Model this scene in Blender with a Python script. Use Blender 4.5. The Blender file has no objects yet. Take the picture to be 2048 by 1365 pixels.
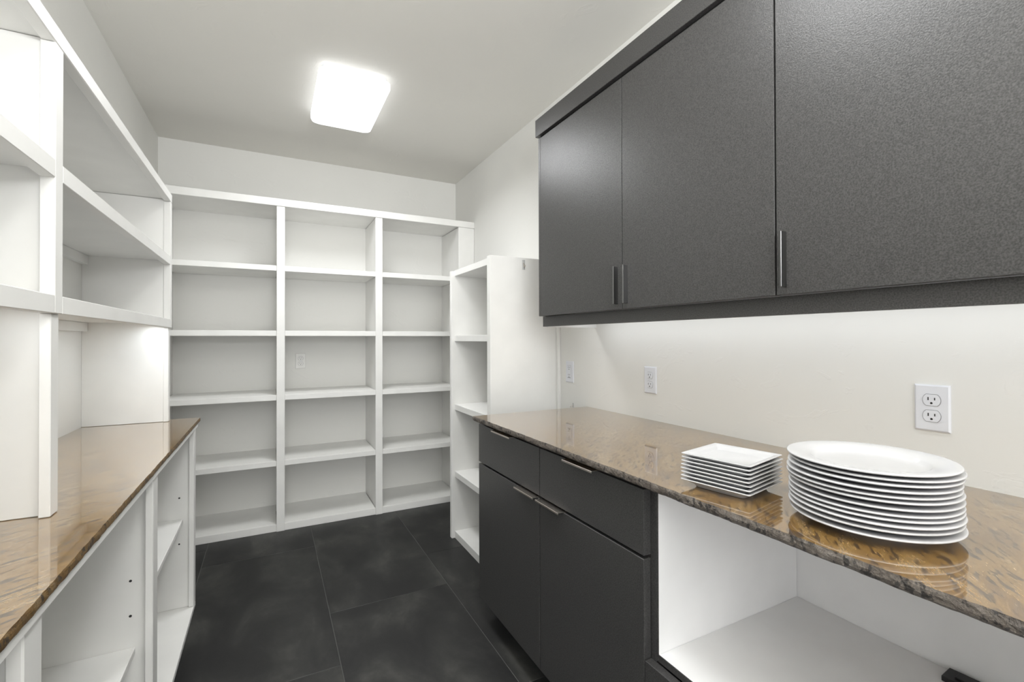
import bpy, bmesh, math, random
from mathutils import Matrix, Vector, noise

random.seed(4)
S = bpy.context.scene
COL = S.collection

# ------------------------------------------------------------------ camera
cam_d = bpy.data.cameras.new('camera')
cam = bpy.data.objects.new('camera', cam_d)
COL.objects.link(cam)
cam_d.sensor_fit = 'HORIZONTAL'
cam_d.sensor_width = 36.0
cam_d.lens = 932.71 / 2048 * 36.0
cam_d.shift_y = (672.76 - 682.5) / 2048
cam_d.clip_start = 0.02
R = Vector((0.887355, -0.461080, -0.0025415))
U = Vector((-0.00095431, -0.0073486, 0.9999726))
F = Vector((0.461086, 0.887328, 0.0069608))
cam.matrix_world = Matrix(((R.x, U.x, -F.x, 0), (R.y, U.y, -F.y, 0), (R.z, U.z, -F.z, 1.2603), (0, 0, 0, 1)))
S.camera = cam

# ------------------------------------------------------------------ world, exposure
w = bpy.data.worlds.new('world')
S.world = w
w.use_nodes = True
w.node_tree.nodes['Background'].inputs[0].default_value = (1.0, 0.98, 0.95, 1)
w.node_tree.nodes['Background'].inputs[1].default_value = 0.6
S.view_settings.view_transform = 'Standard'
S.view_settings.look = 'None'
S.view_settings.gamma = 1
S.view_settings.use_curve_mapping = False
S.view_settings.exposure = 0.12
LAMP = 1.5          # emission of the ceiling lamps' lenses


def area(name, loc, rot, sx, sy, watts, col=(1, 1, 1)):
    d = bpy.data.lights.new(name, 'AREA')
    d.shape = 'RECTANGLE'
    d.size = sx
    d.size_y = sy
    d.energy = watts
    d.color = col
    o = bpy.data.objects.new(name, d)
    COL.objects.link(o)
    o.location = loc
    o.rotation_euler = rot
    return o


# added fill light, unseen, shining in through the doorway behind the camera
area('doorway_fill', (-0.5, -3.0, 1.4), (math.radians(90), 0, 0), 2.2, 2.4, 72, (0.97, 0.985, 1.0))
# added bounce fill, unseen behind the camera, turned up at the ceiling
area('bounce_fill', (0.2, -0.75, 1.75), (math.radians(165), 0, 0), 0.6, 0.6, 66, (0.97, 0.985, 1.0))
# LED strips under the shelf and under the wall cabinets
for y0, y1, watts in ((0.1, 1.20, 0.5), (1.29, 2.41, 1.55)):
    area('shelf_led', (-0.425, (y0 + y1) / 2, 1.318), (0, 0, 0), 0.012, y1 - y0, watts, (0.89, 0.955, 1.0))
area('cabinet_led', (1.315, 0.7, 1.350), (0, math.radians(-38), 0), 0.012, 2.2, 1.1, (0.91, 0.96, 1.0))


# ------------------------------------------------------------------ materials
def mat(name):
    m = bpy.data.materials.new(name)
    m.use_nodes = True
    nt = m.node_tree
    b = nt.nodes['Principled BSDF']
    return m, nt, b


def N(nt, t, **k):
    n = nt.nodes.new(t)
    for a, v in k.items():
        setattr(n, a, v)
    return n


def L(nt, a, b):
    nt.links.new(a, b)


def coords(nt, scale=(1, 1, 1), rot=(0, 0, 0)):
    tc = N(nt, 'ShaderNodeTexCoord')
    mp = N(nt, 'ShaderNodeMapping')
    mp.inputs['Scale'].default_value = scale
    mp.inputs['Rotation'].default_value = rot
    L(nt, tc.outputs['Object'], mp.inputs['Vector'])
    return mp.outputs['Vector']


def tex_noise(nt, vec, scale, detail=4, rough=0.5, dist=0.0):
    n = N(nt, 'ShaderNodeTexNoise')
    n.inputs['Scale'].default_value = scale
    n.inputs['Detail'].default_value = detail
    n.inputs['Roughness'].default_value = rough
    n.inputs['Distortion'].default_value = dist
    L(nt, vec, n.inputs['Vector'])
    return n


def ramp(nt, fac, stops):
    r = N(nt, 'ShaderNodeValToRGB')
    e = r.color_ramp.elements
    while len(e) < len(stops):
        e.new(0.5)
    for i, (p, c) in enumerate(stops):
        e[i].position = p
        e[i].color = (*c, 1) if len(c) == 3 else c
    L(nt, fac, r.inputs['Fac'])
    return r.outputs['Color']


def bump(nt, b, h, strength, dist):
    n = N(nt, 'ShaderNodeBump')
    n.inputs['Strength'].default_value = strength
    n.inputs['Distance'].default_value = dist
    L(nt, h, n.inputs['Height'])
    L(nt, n.outputs['Normal'], b.inputs['Normal'])


def plain(name, col, rough=0.5, metal=0.0, spec=0.5):
    m, nt, b = mat(name)
    v = coords(nt)
    n = tex_noise(nt, v, 6, 3)
    c = ramp(nt, n.outputs['Fac'], [(0.3, tuple(x * 0.97 for x in col)), (0.7, tuple(min(1, x * 1.03) for x in col))])
    L(nt, c, b.inputs['Base Color'])
    b.inputs['Roughness'].default_value = rough
    b.inputs['Metallic'].default_value = metal
    b.inputs['Specular IOR Level'].default_value = spec
    return m


def wall_paint(name, col, rough=0.65):
    m, nt, b = mat(name)
    v = coords(nt)
    n = tex_noise(nt, v, 2.5, 4)
    c = ramp(nt, n.outputs['Fac'], [(0.3, tuple(x * 0.985 for x in col)), (0.7, tuple(x * 1.01 for x in col))])
    L(nt, c, b.inputs['Base Color'])
    b.inputs['Roughness'].default_value = rough
    b.inputs['Specular IOR Level'].default_value = 0.3
    # hand-trowelled smooth plaster: sparse low ridges
    a = tex_noise(nt, coords(nt, (3.0, 2.2, 5.0)), 2.6, 5, 0.55, 1.2)
    r = ramp(nt, a.outputs['Fac'], [(0.60, (0, 0, 0)), (0.64, (1, 1, 1)), (0.70, (1, 1, 1)), (0.72, (0.55, 0.55, 0.55))])
    bump(nt, b, r, 0.22, 0.002)
    return m


M_WALL = wall_paint('wall_paint', (0.845, 0.84, 0.81))
M_CEIL = wall_paint('ceiling_paint', (0.82, 0.805, 0.76), 0.8)
M_WHITE = plain('white_painted_wood', (0.87, 0.865, 0.84), 0.42)
M_MELA = plain('white_melamine', (0.89, 0.89, 0.89), 0.35)
M_PLASTIC = plain('white_plastic', (0.80, 0.815, 0.86), 0.3)
M_DARKSLOT = plain('dark_slot', (0.02, 0.02, 0.02), 0.6)
M_BLACK = plain('black_plastic', (0.012, 0.012, 0.013), 0.5)
M_CERAMIC = plain('white_porcelain', (0.60, 0.60, 0.61), 0.12)
M_STEEL = plain('brushed_nickel', (0.62, 0.57, 0.52), 0.32, 1.0)
M_BAR = plain('dark_bar_metal', (0.20, 0.20, 0.20), 0.28, 1.0)
M_GROUT = plain('grout', (0.11, 0.11, 0.105), 0.8)
M_SHADOWGAP = plain('painted_gap_shade', (0.004, 0.004, 0.004), 0.8)  # near-black colour standing in for shade inside the cabinet gaps

# clear hook
m, nt, b = mat('clear_plastic')
b.inputs['Base Color'].default_value = (0.72, 0.72, 0.71, 1)
b.inputs['Roughness'].default_value = 0.15
b.inputs['Transmission Weight'].default_value = 0.2
M_CLEAR = m


def laminate(name, lo, hi):
    m, nt, b = mat(name)
    v = coords(nt)
    n = tex_noise(nt, v, 330, 2, 0.6)
    c = ramp(nt, n.outputs['Fac'], [(0.32, lo), (0.68, hi)])
    L(nt, c, b.inputs['Base Color'])
    b.inputs['Roughness'].default_value = 0.33
    b.inputs['Specular IOR Level'].default_value = 0.6
    bump(nt, b, n.outputs['Fac'], 0.35, 0.0012)
    return m


M_LAM = laminate('charcoal_laminate', (0.028, 0.027, 0.027), (0.077, 0.0755, 0.074))


def stone(name, rough, gain, grey=0.0):
    m, nt, b = mat(name)
    v = coords(nt, (1, 1, 1), (0, 0, math.radians(-38)))
    # long drawn-out streaks
    st = N(nt, 'ShaderNodeMapping')
    st.inputs['Scale'].default_value = (0.9, 3.8, 2.0)
    L(nt, v, st.inputs['Vector'])
    sv = st.outputs['Vector']
    big = tex_noise(nt, sv, 7.0, 9, 0.72, 0.5)
    g = lambda c: tuple(x * gain * (1 - grey) + grey * gain * (c[0] * 0.35 + c[1] * 0.5 + c[2] * 0.15) for x in c)
    base = ramp(nt, big.outputs['Fac'], [(0.36, g((0.150, 0.084, 0.030))), (0.46, g((0.215, 0.118, 0.028))), (0.54, g((0.250, 0.145, 0.040))), (0.64, g((0.30, 0.20, 0.09)))])
    fine = tex_noise(nt, sv, 30, 4, 0.58, 0.25)
    dark = ramp(nt, fine.outputs['Fac'], [(0.40, (0.85, 0.85, 0.85)), (0.457, (0, 0, 0))])
    light = ramp(nt, tex_noise(nt, sv, 36, 5, 0.7, 1.2).outputs['Fac'], [(0.60, (0, 0, 0)), (0.69, (0.4, 0.4, 0.4))])
    mx = N(nt, 'ShaderNodeMix', data_type='RGBA')
    L(nt, dark, mx.inputs[0])
    L(nt, base, mx.inputs[6])
    mx.inputs[7].default_value = (*g((0.030, 0.019, 0.012)), 1)
    mx2 = N(nt, 'ShaderNodeMix', data_type='RGBA')
    L(nt, light, mx2.inputs[0])
    L(nt, mx.outputs[2], mx2.inputs[6])
    mx2.inputs[7].default_value = (*g((0.52, 0.38, 0.20)), 1)
    grain = ramp(nt, tex_noise(nt, sv, 150, 3, 0.6).outputs['Fac'], [(0.40, (0.82, 0.82, 0.84)), (0.60, (1.12, 1.11, 1.10))])
    mx3 = N(nt, 'ShaderNodeMix', data_type='RGBA', blend_type='MULTIPLY')
    mx3.inputs[0].default_value = 1.0
    L(nt, mx2.outputs[2], mx3.inputs[6])
    L(nt, grain, mx3.inputs[7])
    L(nt, mx3.outputs[2], b.inputs['Base Color'])
    b.inputs['Roughness'].default_value = rough
    b.inputs['IOR'].default_value = 1.75 if rough < 0.2 else 1.5
    if rough > 0.2:
        h = tex_noise(nt, v, 160, 5, 0.7)
        bump(nt, b, h.outputs['Fac'], 0.8, 0.004)
    else:
        b.inputs['Coat Weight'].default_value = 0.9
        b.inputs['Coat IOR'].default_value = 1.62
        b.inputs['Coat Roughness'].default_value = 0.03
    return m


M_STONE = stone('polished_brown_stone', 0.055, 1.0)
M_EDGE_GREY = stone('chiselled_grey_stone', 0.5, 0.75, 0.75)
M_EDGE_GOLD = stone('chiselled_golden_stone', 0.45, 0.75, 0.0)

# floor tile
m, nt, b = mat('charcoal_tile')
v = coords(nt)
oi = N(nt, 'ShaderNodeObjectInfo')
add = N(nt, 'ShaderNodeVectorMath', operation='ADD')
sc = N(nt, 'ShaderNodeVectorMath', operation='SCALE')
cx = N(nt, 'ShaderNodeCombineXYZ')
L(nt, oi.outputs['Random'], cx.inputs[0])
L(nt, oi.outputs['Random'], cx.inputs[1])
L(nt, cx.outputs[0], sc.inputs[0])
sc.inputs['Scale'].default_value = 30
L(nt, v, add.inputs[0])
L(nt, sc.outputs[0], add.inputs[1])
st = N(nt, 'ShaderNodeMapping')
st.inputs['Scale'].default_value = (1.7, 1.0, 1)
L(nt, add.outputs[0], st.inputs['Vector'])
n1 = tex_noise(nt, st.outputs[0], 2.3, 7, 0.62, 0.3)
c1 = ramp(nt, n1.outputs['Fac'], [(0.36, (0.012, 0.012, 0.0125)), (0.47, (0.018, 0.018, 0.018)), (0.56, (0.030, 0.030, 0.0285)), (0.68, (0.062, 0.061, 0.056))])
L(nt, c1, b.inputs['Base Color'])
b.inputs['Roughness'].default_value = 0.48
b.inputs['Specular IOR Level'].default_value = 0.42
n2 = tex_noise(nt, v, 60, 4, 0.6)
bump(nt, b, n2.outputs['Fac'], 0.08, 0.002)
M_TILE = m

# lamp lens
m, nt, b = mat('lit_lens')
b.inputs['Base Color'].default_value = (0.9, 0.9, 0.9, 1)
b.inputs['Emission Color'].default_value = (0.97, 0.985, 1.0, 1)
b.inputs['Emission Strength'].default_value = LAMP
M_LENS = m
m, nt, b = mat('lit_led')
b.inputs['Emission Color'].default_value = (1.0, 0.99, 0.97, 1)
b.inputs['Emission Strength'].default_value = 3
M_LED = m


# ------------------------------------------------------------------ helpers
def link_mesh(name, bm, m, parent=None, smooth=False):
    me = bpy.data.meshes.new(name)
    bm.normal_update()
    bm.to_mesh(me)
    bm.free()
    for x in (m if isinstance(m, (list, tuple)) else [m]):
        me.materials.append(x)
    if smooth:
        me.polygons.foreach_set('use_smooth', [True] * len(me.polygons))
    o = bpy.data.objects.new(name, me)
    COL.objects.link(o)
    if parent:
        o.parent = parent
    return o


def add_box(bm, x0, x1, y0, y1, z0, z1):
    vs = [bm.verts.new(p) for p in ((x0, y0, z0), (x1, y0, z0), (x1, y1, z0), (x0, y1, z0), (x0, y0, z1), (x1, y0, z1), (x1, y1, z1), (x0, y1, z1))]
    for f in ((3, 2, 1, 0), (4, 5, 6, 7), (0, 1, 5, 4), (1, 2, 6, 5), (2, 3, 7, 6), (3, 0, 4, 7)):
        bm.faces.new([vs[i] for i in f])
    return vs


def wpos(o):
    p = Vector((0, 0, 0))
    while o:
        p = p + o.location
        o = o.parent
    return p


def box(name, x0, x1, y0, y1, z0, z1, m, parent=None, bev=0.0012):
    """one board, given in room coordinates; its mesh is stored about its own middle"""
    bm = bmesh.new()
    x0, x1 = min(x0, x1), max(x0, x1)
    y0, y1 = min(y0, y1), max(y0, y1)
    c = Vector(((x0 + x1) / 2, (y0 + y1) / 2, (z0 + z1) / 2))
    add_box(bm, x0 - c.x, x1 - c.x, y0 - c.y, y1 - c.y, z0 - c.z, z1 - c.z)
    if bev:
        bmesh.ops.bevel(bm, geom=list(bm.edges), offset=bev, segments=1, affect='EDGES', profile=0.5)
    o = link_mesh(name, bm, m, parent)
    o.location = c - (wpos(parent) if parent else Vector((0, 0, 0)))
    return o


def thing(name, label, cat, loc, group=None):
    o = bpy.data.objects.new(name, None)
    o.empty_display_size = 0.05
    COL.objects.link(o)
    o.location = loc
    return tag(o, label, cat, group)


def tag(o, label, cat, group=None):
    o['label'] = label
    o['category'] = cat
    if group:
        o['group'] = group
    return o


def structure(o):
    o['kind'] = 'structure'
    return o


# ------------------------------------------------------------------ room shell
XL, XR, YB, YN, ZC = -0.6653, 1.4486, 3.856, -1.25, 2.626
floor = structure(box('floor', XL - 0.1, XR + 0.1, YN - 0.6, YB + 0.1, -0.06, -0.0015, M_GROUT, None, 0))
G = 0.0012
cols = [(-0.9075, -0.335, (-1.35, -0.18, 0.99, 2.16, 3.33, 4.5)), (-0.335, 0.247, (-1.6, -0.43, 0.744, 1.917, 3.09, 4.26)),
        (0.247, 0.815, (-1.21, -0.04, 1.13, 2.30, 3.47, 4.6)), (0.815, 1.39, (-2.01, -0.84, 0.33, 1.50, 2.671, 3.84)), (1.39, 1.96, (-1.3, -0.13, 1.04, 2.2, 3.37, 4.5))]
for xa, xb, ys in cols:
    for ya, yb in zip(ys, ys[1:]):
        x0, x1 = max(xa + G, XL - 0.05), min(xb - G, XR + 0.05)
        y0, y1 = max(ya + G, YN - 0.5), min(yb - G, YB + 0.05)
        if x1 - x0 > 0.01 and y1 - y0 > 0.01:
            box('tile', x0, x1, y0, y1, -0.012, 0.0, M_TILE, floor, 0.001)
structure(box('ceiling', XL - 0.1, XR + 0.1, YN - 0.1, YB + 0.1, ZC, ZC + 0.1, M_CEIL, None, 0))
structure(box('wall_back', XL - 0.1, XR + 0.1, YB, YB + 0.1, -0.05, ZC, M_WALL, None, 0))
structure(box('wall_left', XL - 0.1, XL, YN, YB, -0.05, ZC, M_WALL, None, 0))
structure(box('wall_right', XR, XR + 0.1, YN, YB, -0.05, ZC, M_WALL, None, 0))
bm = bmesh.new()                     # wall behind the camera, its doorway widened to admit the fill light
add_box(bm, XL - 0.1, -0.62, YN - 0.1, YN, -0.05, ZC)
add_box(bm, 0.85, XR + 0.1, YN - 0.1, YN, -0.05, ZC)
add_box(bm, -0.62, 0.85, YN - 0.1, YN, 2.25, ZC)
structure(link_mesh('wall_front', bm, M_WALL))

# ------------------------------------------------------------------ bookcase on the far wall
YF = 3.439
bc = thing('bookcase', 'tall white built-in bookcase of three bays filling the far wall', 'bookcase', (0.39, 3.64, 0))
shelf_z = (0.047, 0.464, 0.897, 1.322, 1.752)
bays = ((-0.575, 0.040), (0.0895, 0.6775), (0.7272, 1.316))
for x0, x1 in bays:
    for z in shelf_z:
        if z < 0.1:
            box('bottom_shelf', x0, x1, YF + 0.004, YB, 0.0, z, M_WHITE, bc)
        else:
            box('shelf', x0, x1, YF + 0.002, YB, z - 0.035, z, M_WHITE, bc)
for x0, x1 in ((0.040, 0.0895), (0.6775, 0.7272)):
    box('divider', x0 + 0.004, x1 - 0.004, YF + 0.016, YB, 0.0, 2.146, M_WHITE, bc)
    box('stile', x0, x1, YF - 0.004, YF + 0.016, 0.0, 2.145, M_WHITE, bc, 0.002)
box('side_panel', XL, -0.582, YF + 0.016, YB, 0.0, 2.146, M_WHITE, bc)
box('stile', XL, -0.578, YF - 0.004, YF + 0.016, 0.0, 2.145, M_WHITE, bc, 0.002)
box('side_panel', 1.320, XR, YF + 0.016, YB, 0.0, 2.146, M_WHITE, bc)
box('stile', 1.316, XR - 0.001, YF - 0.002, YF + 0.016, 0.0, 2.145, M_WHITE, bc, 0.002)
box('top_panel', XL, XR, YF + 0.012, YB, 2.150, 2.170, M_WHITE, bc)
box('top_rail', XL, XR - 0.001, YF - 0.010, YF + 0.012, 2.145, 2.194, M_WHITE, bc, 0.002)

# ------------------------------------------------------------------ side shelf unit against the right wall
su = thing('open_shelf_unit', 'white open shelf tower between the charcoal base cabinets and the bookcase', 'shelf', (1.24, 2.5, 0))
box('side_panel', 1.024, XR, 2.803, 2.834, 0.0, 1.695, M_WHITE, su, 0.002)
box('side_panel', 1.024, XR, 2.217, 2.259, 0.0, 1.704, M_WHITE, su, 0.002)
for z in (0.424, 0.849, 1.285):
    box('shelf', 1.045, XR, 2.259, 2.803, z - 0.036, z, M_WHITE, su)
box('bottom_shelf', 1.045, XR, 2.259, 2.803, 0.0, 0.045, M_WHITE, su)
box('top_panel', 1.045, XR, 2.259, 2.803, 1.664, 1.700, M_WHITE, su)
box('scribe_strip', 1.430, XR, 2.194, 2.2165, 0.0, 1.70, M_WHITE, su, 0.003)

# ------------------------------------------------------------------ wall shelf unit standing on the left worktop
lu = thing('wall_shelf_unit', 'white open upper shelving standing on the narrow worktop, lit from beneath its lowest shelf', 'shelf', (-0.52, 1.25, 0.9145))
XF = -0.375
Y0 = 0.03
box('top_panel', XL, XF - 0.024, Y0, 2.465, 1.862, 1.884, M_WHITE, lu)
box('top_rail', XF - 0.024, XF, Y0, 2.465, 1.852, 1.888, M_WHITE, lu, 0.002)
for y0, y1 in ((0.068, 1.229), (1.267, 2.43)):
    for z in (1.618, 1.350):
        box('shelf', XL, XF - 0.024, y0 - 0.012 if y0 < 1 else y0, y1 + (0.014 if y0 < 1 else 0.007), z - 0.018, z, M_WHITE, lu)
        box('shelf_nosing', XF - 0.024, XF, y0, y1, z - 0.036, z, M_WHITE, lu)
        box('cleat', XL, XL + 0.02, y0 + 0.0, y1 + 0.006, z - 0.054, z - 0.0185, M_WHITE, lu)
    box('led_strip', -0.435, -0.415, y0 + 0.03, y1 - 0.03, 1.3235, 1.3315, M_LED, lu)
for ys, yp0, yp1 in (((0.03, 0.068), 0.030, 0.056), ((1.229, 1.267), 1.245, 1.265), ((2.43, 2.465), 2.438, 2.465)):
    box('side_panel', XL, XF - 0.024, yp0, yp1, 0.9145, 1.861, M_WHITE, lu)
    box('stile', XF - 0.024, XF, ys[0], ys[1], 1.314, 1.851, M_WHITE, lu, 0.0015)
    box('stile', XF - 0.024, XF - 0.006, ys[0], ys[1], 0.9145, 1.3135, M_WHITE, lu, 0.0015)


# ------------------------------------------------------------------ worktops with a chiselled front edge
def worktop(name, x_front, x_back, y0, y1, z0, z1, edge_mat, side, label, loc, amp):
    """polished slab; the front edge (facing x_front) is broken stone"""
    bm = bmesh.new()
    ny, nz = 420, 5
    rows = []
    for i in range(ny + 1):
        y = y0 + (y1 - y0) * i / ny
        row = []
        for k in range(nz + 1):
            t = k / nz
            z = z0 + (z1 - z0) * t
            a = noise.noise(Vector((y * 34, z * 60, side * 3.1))) * 0.55 + noise.noise(Vector((y * 95, z * 150, side))) * 0.35 + noise.noise(Vector((y * 11, 0.3, side))) * 0.4
            d = amp * a + amp * 0.6 * (abs(t - 0.5) * 2) ** 2
            if t in (0.0,):
                d += amp * 0.5
            zz = z + (0 if k in (0, nz) else 0.0012 * noise.noise(Vector((y * 80, z * 90, 7))))
            row.append(bm.verts.new((x_front - side * d, y, zz)))
        rows.append(row)
    for i in range(ny):
        for k in range(nz):
            q = [rows[i][k], rows[i + 1][k], rows[i + 1][k + 1], rows[i][k + 1]]
            f = bm.faces.new(q if side < 0 else q[::-1])
            f.material_index = 1
            f.smooth = False
    # polished top, underside, ends and back
    bt = [[bm.verts.new((x_back, y, z)) for z in (z0, z1)] for y in (y0, y1)]
    top = [r[nz] for r in rows]
    bot = [r[0] for r in rows]
    bm.faces.new(top + [bt[1][1], bt[0][1]])
    bm.faces.new(bot[::-1] + [bt[0][0], bt[1][0]])
    f = bm.faces.new(rows[0] + [bt[0][1], bt[0][0]])
    f = bm.faces.new(rows[-1][::-1] + [bt[1][0], bt[1][1]])
    bm.faces.new([bt[0][0], bt[0][1], bt[1][1], bt[1][0]])
    bmesh.ops.recalc_face_normals(bm, faces=list(bm.faces))
    bmesh.ops.translate(bm, verts=list(bm.verts), vec=-Vector(loc))
    o = link_mesh(name, bm, [M_STONE, edge_mat])
    o.location = loc
    return tag(o, label, 'worktop')


worktop('worktop', 0.814, XR, -0.6, 1.953, 0.893, 0.914, M_EDGE_GREY, -1, 'broad polished brown stone worktop with grey chiselled edge, carrying the plates', (1.13, 0.68, 0.893), 0.0050)
worktop('worktop', -0.2747, XL, 0.0, 2.50, 0.897, 0.914, M_EDGE_GOLD, 1, 'narrow polished brown stone worktop with golden rough edge under the white upper shelving', (-0.47, 1.25, 0.897), 0.0022)

# ------------------------------------------------------------------ open base cabinet under the narrow worktop
lb = thing('open_base_cabinet', 'white open-fronted base cabinet with drilled sides under the narrow stone worktop', 'cabinet', (-0.47, 1.25, 0))
XB = -0.285
box('sub_top', XL, -0.2795, 0.03, 2.46, 0.880, 0.8965, M_WHITE, lb)
box('bottom_panel', XL, XB, 0.03, 2.44, 0.109, 0.129, M_WHITE, lb)
box('toe_kick', XB - 0.075, XB - 0.057, 0.03, 2.44, 0.0, 0.109, M_WHITE, lb)
stiles = ((0.03, 0.09, 0.04, 0.06), (0.838, 0.895, 0.856, 0.876), (1.603, 1.663, 1.622, 1.642), (2.387, 2.44, 2.40, 2.44))
for s0, s1, p0, p1 in stiles:
    box('stile', XB - 0.019, XB, s0, s1, 0.1295, 0.8795, M_WHITE, lb, 0.0025)
    box('side_panel', XL, XB - 0.019, p0, p1, 0.1295, 0.8795, M_WHITE, lb)
box('shelf', XL, -0.325, 1.6425, 2.3995, 0.483, 0.503, M_WHITE, lb, 0.002)
box('shelf', XL, -0.327, 0.8765, 1.6215, 0.398, 0.418, M_WHITE, lb, 0.002)
box('shelf', XL, -0.327, 0.0605, 0.8555, 0.398, 0.418, M_WHITE, lb, 0.002)
for y, zs in ((2.40, (0.593, 0.399)), (1.622, (0.600, 0.504))):
    for z in zs:
        bm = bmesh.new()
        bmesh.ops.create_cone(bm, cap_ends=True, segments=14, radius1=0.0034, radius2=0.0034, depth=0.001, matrix=Matrix.Rotation(math.radians(90), 4, 'X'))
        o = link_mesh('pin_hole', bm, M_DARKSLOT, lb)
        o.location = Vector((-0.338, y - 0.0003, z)) - lb.location


# ------------------------------------------------------------------ charcoal base cabinet
def edge_pull(name, parent, y0, y1, x_lip, x_door, z):
    """folded metal tab on the top edge of a door: a flat plate with a turned-down lip"""
    bm = bmesh.new()
    pts = [(x_door + 0.012, z + 0.0018), (x_lip + 0.001, z + 0.0018), (x_lip, z + 0.0008), (x_lip, z - 0.0042), (x_lip + 0.0018, z - 0.0042), (x_lip + 0.0022, z), (x_door + 0.012, z)]
    c = Vector((x_door, (y0 + y1) / 2, z))
    a = [bm.verts.new((p[0] - c.x, y0 - c.y, p[1] - c.z)) for p in pts]
    d = [bm.verts.new((p[0] - c.x, y1 - c.y, p[1] - c.z)) for p in pts]
    bm.faces.new(a)
    bm.faces.new(d[::-1])
    n = len(pts)
    for i in range(n):
        j = (i + 1) % n
        bm.faces.new((a[i], d[i], d[j], a[j]))
    bmesh.ops.recalc_face_normals(bm, faces=list(bm.faces))
    o = link_mesh(name, bm, M_STEEL, parent)
    o.location = c - wpos(parent)
    o['label'] = 'brushed nickel edge pull'
    return o


XD = 0.840
bb = thing('base_cabinet', 'charcoal base cabinet with two doors below two drawers under the broad worktop', 'cabinet', (1.15, 1.42, 0))
box('carcass', 0.866, XR - 0.0008, 1.926, 1.946, 0.103, 0.8925, M_LAM, bb)
box('carcass', 0.866, XR - 0.0008, 0.899, 0.917, 0.103, 0.8925, M_LAM, bb)
box('carcass', 0.866, XR - 0.0008, 0.918, 1.925, 0.103, 0.121, M_LAM, bb)
box('shadow_board', 0.8665, 0.874, 0.918, 1.925, 0.1215, 0.8915, M_SHADOWGAP, bb, 0)
box('toe_kick', 0.915, 0.933, 0.899, 1.946, 0.0, 0.1025, M_LAM, bb)
for y0, y1, dr, dd in ((1.4120, 1.944, (1.605, 1.768), (1.420, 1.563)), (0.897, 1.4075, (1.084, 1.238), (1.258, 1.403))):
    d = box('drawer', XD, XD + 0.0235, y0, y1, 0.711, 0.879, M_LAM, bb, 0.0005)
    edge_pull('handle', d, dr[0], dr[1], 0.818, XD, 0.8795)
    d = box('door', XD, XD + 0.0235, y0, y1, 0.104, 0.702, M_LAM, bb, 0.0012)
    edge_pull('handle', d, dd[0], dd[1], 0.8165, XD, 0.7025)

# ------------------------------------------------------------------ open appliance niche cabinet, nearest the camera
nb = thing('open_base_cabinet', 'charcoal-edged base cabinet with an open white niche above a drawer, below the stacked plates', 'cabinet', (1.15, 0.42, 0))
YA, YZ = -0.58, 0.8985
box('side_panel', 0.864, XR - 0.0008, 0.878, YZ, 0.103, 0.8925, M_LAM, nb)
box('side_panel', 0.864, XR - 0.0008, YA, YA + 0.018, 0.103, 0.8925, M_LAM, nb)
box('bottom_panel', 0.864, XR - 0.0008, YA + 0.018, 0.878, 0.103, 0.121, M_LAM, nb)
box('niche_floor_edge', 0.864, 0.8665, YA + 0.018, 0.8725, 0.452, 0.4695, M_LAM, nb, 0.0005)
box('niche_side_edge', 0.864, 0.8665, 0.8725, 0.8779, 0.4525, 0.8925, M_LAM, nb, 0.0005)
box('niche_floor', 0.867, 1.437, YA + 0.0185, 0.8725, 0.452, 0.469, M_MELA, nb, 0.0005)
box('niche_side', 0.867, 1.437, 0.8728, 0.8779, 0.452, 0.8925, M_MELA, nb, 0.0005)
box('niche_back', 1.438, XR - 0.0015, YA + 0.0185, 0.8779, 0.13, 0.8925, M_MELA, nb, 0.0005)
box('toe_kick', 0.915, 0.933, YA, YZ - 0.001, 0.0, 0.1025, M_LAM, nb)
box('drawer', XD, XD + 0.0225, YA + 0.002, 0.8945, 0.104, 0.450, M_LAM, nb, 0.001)

# black plug-in block lying in the niche
pb = bmesh.new()
add_box(pb, -0.025, 0.025, -0.05, 0.05, 0, 0.012)
add_box(pb, -0.012, 0.012, -0.030, 0.030, 0.0121, 0.016)
bmesh.ops.bevel(pb, geom=list(pb.edges), offset=0.0015, segments=2, affect='EDGES', profile=0.5)
o = link_mesh('power_strip', pb, M_BLACK)
o.location = (1.405, 0.456, 0.4696)
o.rotation_euler = (0, 0, math.radians(3))
tag(o, 'flat black object lying on the floor of the white open niche', 'power strip')

# ------------------------------------------------------------------ charcoal wall cabinets
XU = 1.118
ZD0, ZD1 = 1.3685, 2.1985


def bar_handle(parent, y, z0, z1):
    o = box('handle', XU - 0.021, XU + 0.0005, y - 0.003, y + 0.003, z0, z1, M_BAR, parent, 0.0008)
    o['label'] = 'flat dark metal bar handle'
    return o


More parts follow.
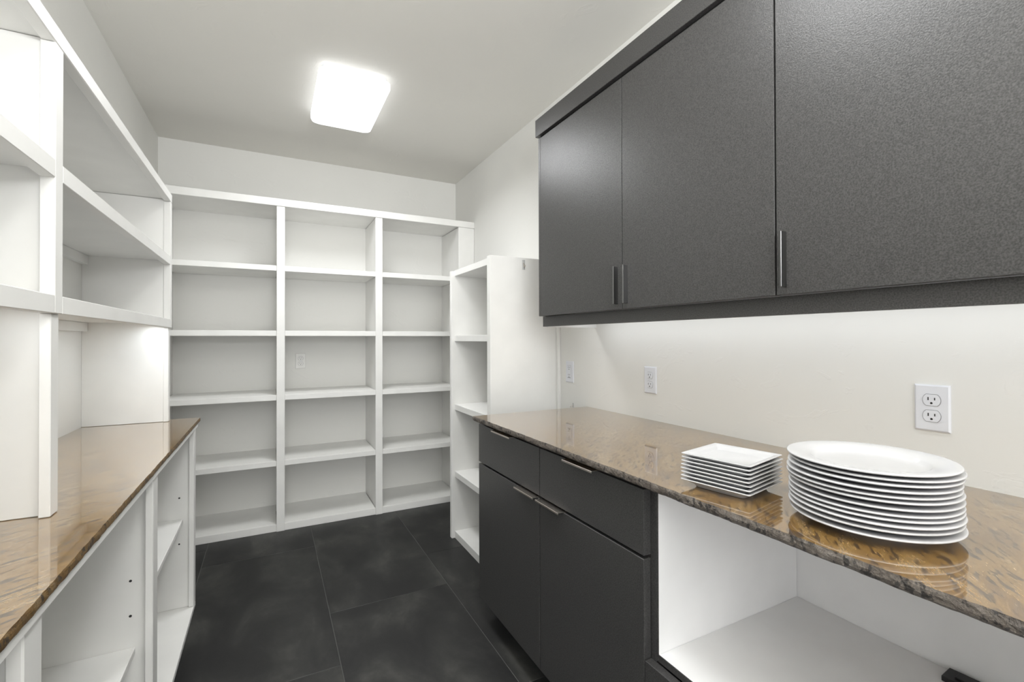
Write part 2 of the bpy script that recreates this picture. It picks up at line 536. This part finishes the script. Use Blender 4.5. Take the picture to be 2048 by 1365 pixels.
def wall_cabinet(label, y0, y1, doors, end_panel, loc):
    t = thing('wall_cabinet', label, 'cabinet', loc)
    e = 0.018 if end_panel else 0.0
    box('carcass', XU + 0.024, XR, y0, y1 - e, ZD0, ZD0 + 0.018, M_LAM, t, 0.0005)
    box('carcass', XU + 0.024, XR, y0, y1 - e, ZD1 - 0.018, ZD1, M_LAM, t, 0.0005)
    box('carcass', XU + 0.024, XR, y0, y0 + 0.018, ZD0 + 0.0185, ZD1 - 0.0185, M_LAM, t, 0.0005)
    if end_panel:
        box('end_panel', XU + 0.001, XR, y1 - e + 0.0002, y1, ZD0, ZD1 + 0.003, M_LAM, t)
    else:
        box('carcass', XU + 0.024, XR, y1 - 0.018, y1, ZD0 + 0.0185, ZD1 - 0.0185, M_LAM, t, 0.0005)
    box('shadow_board', XU + 0.0245, XU + 0.03, y0 + 0.0185, y1 - 0.0185, ZD0 + 0.0185, ZD1 - 0.0185, M_SHADOWGAP, t, 0)
    for a, b_, hy in doors:
        d = box('door', XU, XU + 0.0225, a + 0.0003, b_ - 0.0003, ZD0, ZD1, M_LAM, t, 0.0004)
        bar_handle(d, hy, 1.3865, 1.5225)
    return t


wall_cabinet('charcoal two-door wall cabinet nearest the white shelf tower, above the far end of the worktop', 0.7265, 1.880, ((1.2975, 1.8600, 1.3220), (0.7285, 1.2945, 1.2705)), True, (1.28, 1.30, ZD0))
wall_cabinet('charcoal wall cabinet above the round plates, cut by the edge of the picture', -0.42, 0.7255, ((0.1565, 0.7240, 0.7020), (-0.418, 0.1535, 0.130)), False, (1.28, 0.15, ZD0))
cr = thing('cornice', 'charcoal cornice board running along the top of the wall cabinets', 'cornice', (1.28, 0.7, 2.21))
box('front_board', 1.109, 1.127, -0.42, 1.892, 2.2095, 2.290, M_LAM, cr)
box('end_board', 1.1275, XR, 1.874, 1.892, 2.2095, 2.290, M_LAM, cr)
box('gap_shade_board', 1.128, 1.4, -0.42, 1.8735, 2.2035, 2.2205, M_SHADOWGAP, cr, 0)  # black board added as the shade between doors and cornice
va = thing('light_valance', 'charcoal light valance strip hanging below the wall cabinet doors', 'valance', (1.28, 0.7, 1.32))
box('front_board', 1.146, 1.164, -0.42, 1.888, 1.320, 1.3675, M_LAM, va, 0.0008)
o = box('end_board', 1.1645, XR, 1.872, 1.888, 1.3175, 1.3675, M_MELA, va, 0.0008)
o['label'] = 'white end return board'
box('led_strip', 1.29, 1.31, -0.38, 1.84, 1.3565, 1.3675, M_LED, va)


# ------------------------------------------------------------------ ceiling lamps
def rounded_slab(bm, sx, sy, layers, r, seg=8):
    """stack of rounded rectangles: layers = (z, inset)"""
    rings = []
    for z, ins in layers:
        hx, hy, rr = sx / 2 - ins, sy / 2 - ins, max(r - ins * 0.6, 0.004)
        ring = []
        for cx_, cy_, a0 in ((hx - rr, hy - rr, 0), (-hx + rr, hy - rr, 90), (-hx + rr, -hy + rr, 180), (hx - rr, -hy + rr, 270)):
            for i in range(seg + 1):
                a = math.radians(a0 + 90 * i / seg)
                ring.append(bm.verts.new((cx_ + rr * math.cos(a), cy_ + rr * math.sin(a), z)))
        rings.append(ring)
    n = len(rings[0])
    for p, q in zip(rings, rings[1:]):
        for i in range(n):
            bm.faces.new((p[i], p[(i + 1) % n], q[(i + 1) % n], q[i]))
    bm.faces.new(rings[0][::-1])
    bm.faces.new(rings[-1])
    bmesh.ops.recalc_face_normals(bm, faces=list(bm.faces))


def ceiling_lamp(x, y, label, watts):
    t = thing('ceiling_light', label, 'ceiling light', (x, y, ZC))
    bm = bmesh.new()
    rounded_slab(bm, 0.315, 0.56, [(0.0, 0.0), (-0.022, 0.0)], 0.03)
    link_mesh('housing', bm, M_PLASTIC, t)
    bm = bmesh.new()
    rounded_slab(bm, 0.350, 0.595, [(-0.0222, 0.008), (-0.026, 0.0), (-0.050, 0.0), (-0.064, 0.006), (-0.072, 0.022), (-0.076, 0.06)], 0.045)
    link_mesh('lens', bm, M_LENS, t, True)
    area('lamp_light', (x, y, ZC - 0.079), (0, 0, 0), 0.27, 0.52, watts, (0.97, 0.985, 1.0)).data.spread = math.radians(158)
    return t


ceiling_lamp(0.388, 2.728, 'glowing white rounded rectangular lamp on the ceiling before the bookcase', 12.0)
ceiling_lamp(0.388, 0.85, 'second glowing white ceiling lamp, overhead near the open niche cabinet', 8.0)


# ------------------------------------------------------------------ outlets
def rounded_outline(hw, hh, flat, n=10):
    """duplex face: a circle cut flat above and below"""
    pts = []
    for i in range(48):
        a = 2 * math.pi * i / 48
        pts.append((hw * math.cos(a), max(-flat, min(flat, hw * math.sin(a)))))
    return pts


def prism(bm, pts, d0, d1):
    a = [bm.verts.new((p[0], -d0, p[1])) for p in pts]
    b_ = [bm.verts.new((p[0], -d1, p[1])) for p in pts]
    bm.faces.new(a)
    bm.faces.new(b_[::-1])
    n = len(pts)
    for i in range(n):
        bm.faces.new((a[i], b_[i], b_[(i + 1) % n], a[(i + 1) % n]))


def slots(parent, zc, d):
    for x, h in ((-0.0064, 0.0075), (0.0064, 0.0062)):
        bm = bmesh.new()
        add_box(bm, x - 0.0011, x + 0.0011, -d - 0.0004, -d + 0.001, zc + 0.0032 - h / 2, zc + 0.0032 + h / 2)
        link_mesh('slot', bm, M_DARKSLOT, parent)
    bm = bmesh.new()
    pts = [(0.0024 * math.cos(a), zc - 0.0075 + max(-0.0022, 0.0028 * math.sin(a))) for a in [2 * math.pi * i / 16 for i in range(16)]]
    prism(bm, pts, d - 0.001, d + 0.0004)
    bmesh.ops.recalc_face_normals(bm, faces=list(bm.faces))
    link_mesh('ground_slot', bm, M_DARKSLOT, parent)


def outlet(label, loc, rotz, decor=False, m_plate=None):
    """plate lies in local XZ, its face looks along local -Y"""
    t = thing('wall_outlet', label, 'outlet', loc, )
    t.rotation_euler = (0, 0, rotz)
    m_plate = m_plate or M_PLASTIC
    bm = bmesh.new()
    hw, hh = 0.035, 0.057
    a = [bm.verts.new(p) for p in ((-hw, 0, -hh), (hw, 0, -hh), (hw, 0, hh), (-hw, 0, hh))]
    i1 = [bm.verts.new((x, -0.0035, z)) for x, z in ((-hw, -hh), (hw, -hh), (hw, hh), (-hw, hh))]
    i2 = [bm.verts.new((x, -0.006, z)) for x, z in ((-hw + .0035, -hh + .0035), (hw - .0035, -hh + .0035), (hw - .0035, hh - .0035), (-hw + .0035, hh - .0035))]
    bm.faces.new(a)
    for p, q in ((a, i1), (i1, i2)):
        for i in range(4):
            bm.faces.new((p[i], p[(i + 1) % 4], q[(i + 1) % 4], q[i]))
    bm.faces.new(i2)
    bmesh.ops.recalc_face_normals(bm, faces=list(bm.faces))
    link_mesh('cover_plate', bm, m_plate, t)
    if not decor:
        for zc in (0.0195, -0.0195):
            bm = bmesh.new()
            prism(bm, [(x, z + zc) for x, z in rounded_outline(0.0185, 0.0, 0.0148)], 0.0059, 0.0064)
            bmesh.ops.recalc_face_normals(bm, faces=list(bm.faces))
            link_mesh('socket_gap', bm, M_GREY, t)
            bm = bmesh.new()
            prism(bm, [(x, z + zc) for x, z in rounded_outline(0.0172, 0.0, 0.0137)], 0.0059, 0.0078)
            bmesh.ops.recalc_face_normals(bm, faces=list(bm.faces))
            s = link_mesh('socket', bm, m_plate, t)
            slots(s, zc, 0.0078)
        bm = bmesh.new()
        prism(bm, [(0.003 * math.cos(2 * math.pi * i / 14), 0.003 * math.sin(2 * math.pi * i / 14)) for i in range(14)], 0.0059, 0.0070)
        add_box(bm, -0.0005, 0.0005, -0.0072, -0.0069, -0.0025, 0.0025)
        bmesh.ops.recalc_face_normals(bm, faces=list(bm.faces))
        link_mesh('screw', bm, M_PLASTIC, t)
    else:
        bm = bmesh.new()
        prism(bm, [(-0.0172, -0.0342), (0.0172, -0.0342), (0.0172, 0.0342), (-0.0172, 0.0342)], 0.0059, 0.0064)
        bmesh.ops.recalc_face_normals(bm, faces=list(bm.faces))
        link_mesh('socket_gap', bm, M_GREY, t)
        bm = bmesh.new()
        prism(bm, [(-0.0162, -0.0332), (0.0162, -0.0332), (0.0162, 0.0332), (-0.0162, 0.0332)], 0.0059, 0.0078)
        bmesh.ops.recalc_face_normals(bm, faces=list(bm.faces))
        s = link_mesh('socket', bm, M_PLASTIC, t)
        for zc in (0.021, -0.019):
            slots(s, zc, 0.0078)
        bm = bmesh.new()
        add_box(bm, -0.012, 0.012, -0.0082, -0.0070, -0.0318, -0.0300)
        bmesh.ops.recalc_face_normals(bm, faces=list(bm.faces))
        link_mesh('status_slot', bm, M_DARKSLOT, s)
        for zc in (0.0035, -0.0035):
            bm = bmesh.new()
            add_box(bm, -0.0075, 0.0075, -0.0088, -0.0070, zc - 0.0024, zc + 0.0024)
            link_mesh('test_button', bm, M_PLASTIC, s)
    return t


M_GREY = plain('grey_groove', (0.30, 0.30, 0.31), 0.6)
RT = -math.pi / 2       # on the right wall the plate looks towards -X
outlet('white duplex outlet on the plaster wall just above the round plates', (XR - 0.0002, 0.542, 1.089), RT)
outlet('white duplex outlet on the plaster wall midway along the worktop, behind the square plates', (XR - 0.0002, 1.499, 1.085), RT)
outlet('white rectangular-faced outlet on the plaster wall beside the white shelf tower', (XR - 0.0002, 2.103, 1.084), RT, True)
outlet('pale duplex outlet on the back wall inside the middle bay of the bookcase', (0.207, YB - 0.0002, 1.102), 0, False, M_WHITE)


# ------------------------------------------------------------------ small adhesive hooks
def hook(label, loc, rotz, s=1.0):
    t = thing('adhesive_hook', label, 'hook', loc)
    t.rotation_euler = (0, 0, rotz)
    bm = bmesh.new()
    add_box(bm, -0.0085 * s, 0.0085 * s, -0.003, 0.0, -0.028 * s, 0.024 * s)
    bmesh.ops.bevel(bm, geom=list(bm.edges), offset=0.0012, segments=2, affect='EDGES', profile=0.5)
    link_mesh('back_plate', bm, M_CLEAR, t)
    bm = bmesh.new()
    path = [(-0.003, 0.006), (-0.006, -0.004), (-0.009, -0.014), (-0.014, -0.018), (-0.019, -0.014), (-0.020, -0.006)]
    prev = None
    for d, z in path:
        ring = [bm.verts.new((0.0028 * s * math.cos(a), d + 0.0018 * s * math.sin(a), z * s)) for a in [2 * math.pi * i / 8 for i in range(8)]]
        if prev:
            for i in range(8):
                bm.faces.new((prev[i], prev[(i + 1) % 8], ring[(i + 1) % 8], ring[i]))
        else:
            bm.faces.new(ring)
        prev = ring
    bm.faces.new(prev[::-1])
    bmesh.ops.recalc_face_normals(bm, faces=list(bm.faces))
    o = link_mesh('hook', bm, M_STEEL, t, True)
    return t


hook('clear adhesive hook stuck high on the side of the white shelf tower', (1.223, 2.2168, 1.668), 0)
hook('tiny clear hook on the plaster wall just above the far corner of the worktop', (XR - 0.0002, 2.074, 0.905), RT, 0.55)


# ------------------------------------------------------------------ plates
def square_plate_mesh():
    bm = bmesh.new()
    # (half size, z, corner radius)
    prof = [(0.050, 0.0012, 0.008), (0.0555, 0.0, 0.010), (0.0575, 0.0008, 0.010), (0.0610, 0.0065, 0.011), (0.0760, 0.0145, 0.006), (0.0800, 0.0162, 0.004), (0.0812, 0.0175, 0.004), (0.0805, 0.0188, 0.004), (0.0790, 0.0188, 0.004), (0.0690, 0.0168, 0.006), (0.0655, 0.0145, 0.007), (0.0628, 0.0090, 0.008), (0.0602, 0.0077, 0.008)]
    rings = []
    for h, z, r in prof:
        ring = []
        for sx, sy, a0 in ((1, 1, 0), (-1, 1, 90), (-1, -1, 180), (1, -1, 270)):
            for i in range(6):
                a = math.radians(a0 + 90 * i / 5)
                ring.append(bm.verts.new((sx * (h - r) + r * math.cos(a), sy * (h - r) + r * math.sin(a), z)))
        rings.append(ring)
    n = len(rings[0])
    for p, q in zip(rings, rings[1:]):
        for i in range(n):
            bm.faces.new((p[i], p[(i + 1) % n], q[(i + 1) % n], q[i]))
    bm.faces.new(rings[0][::-1])
    bm.faces.new(rings[-1])
    bmesh.ops.recalc_face_normals(bm, faces=list(bm.faces))
    return bm


def round_plate_mesh():
    bm = bmesh.new()
    prof = [(0.0, 0.0035), (0.066, 0.0030), (0.070, 0.0), (0.0745, 0.0), (0.077, 0.0030), (0.089, 0.0085), (0.108, 0.0128), (0.125, 0.0158), (0.1300, 0.0172), (0.1312, 0.0186), (0.1305, 0.0201), (0.1285, 0.0205), (0.110, 0.0183), (0.0955, 0.0162), (0.0905, 0.0140), (0.0860, 0.0095), (0.0800, 0.0074), (0.060, 0.0069), (0.0, 0.0069)]
    seg = 96
    prev = None
    first = None
    for r, z in prof:
        if r == 0:
            ring = [bm.verts.new((0, 0, z))]
        else:
            ring = [bm.verts.new((r * math.cos(2 * math.pi * i / seg), r * math.sin(2 * math.pi * i / seg), z)) for i in range(seg)]
        if prev:
            for i in range(seg):
                j = (i + 1) % seg
                if len(prev) == 1:
                    bm.faces.new((prev[0], ring[j], ring[i]))
                elif len(ring) == 1:
                    bm.faces.new((prev[i], prev[j], ring[0]))
                else:
                    bm.faces.new((prev[i], prev[j], ring[j], ring[i]))
        prev = ring
    bmesh.ops.recalc_face_normals(bm, faces=list(bm.faces))
    return bm


ORD = ['topmost', 'second from the top', 'third from the top', 'fourth from the top', 'fifth from the top', 'sixth from the top', 'seventh from the top', 'eighth from the top', 'ninth from the top', 'tenth from the top', 'eleventh from the top', 'twelfth from the top']


def stack(name, bm, spots, group, what, cat, smooth_angle):
    n = len(spots)
    first = None
    for k, (x, y, z, rz) in enumerate(spots):
        if first is None:
            o = first = link_mesh(name, bm, M_CERAMIC, None, True)
        else:
            o = first.copy()
            COL.objects.link(o)
        o.location = (x, y, z)
        o.rotation_euler = (0, 0, rz)
        i = n - 1 - k
        pos = 'lowest' if k == 0 else ORD[i]
        tag(o, what % pos, cat, group)


sq = []
for k in range(8):
    sq.append((0.953 + random.uniform(-.0012, .0012) + 0.0009 * k, 0.731 + random.uniform(-.001, .001) + 0.0005 * k, 0.9143 + 0.00835 * k, math.radians(10.8 + random.uniform(-1.0, 1.0))))
stack('square_plate', square_plate_mesh(), sq, 'square white plates in the shorter stack', 'white square side plate, %s in the short stack', 'plate', 30)
gaps = [0.0, 0.0122, 0.0100, 0.0090, 0.0081, 0.0106, 0.0116, 0.0081, 0.0098, 0.0102, 0.0084, 0.0094]
rd = []
z = 0.9143
for k in range(12):
    z += gaps[k] * 0.985
    rd.append((0.998 + random.uniform(-.0028, .0028), 0.470 + random.uniform(-.0028, .0028), z, random.uniform(0, 6.28)))
stack('dinner_plate', round_plate_mesh(), rd, 'round white plates in the taller stack', 'large round white dinner plate, %s in the tall stack', 'plate', 30)
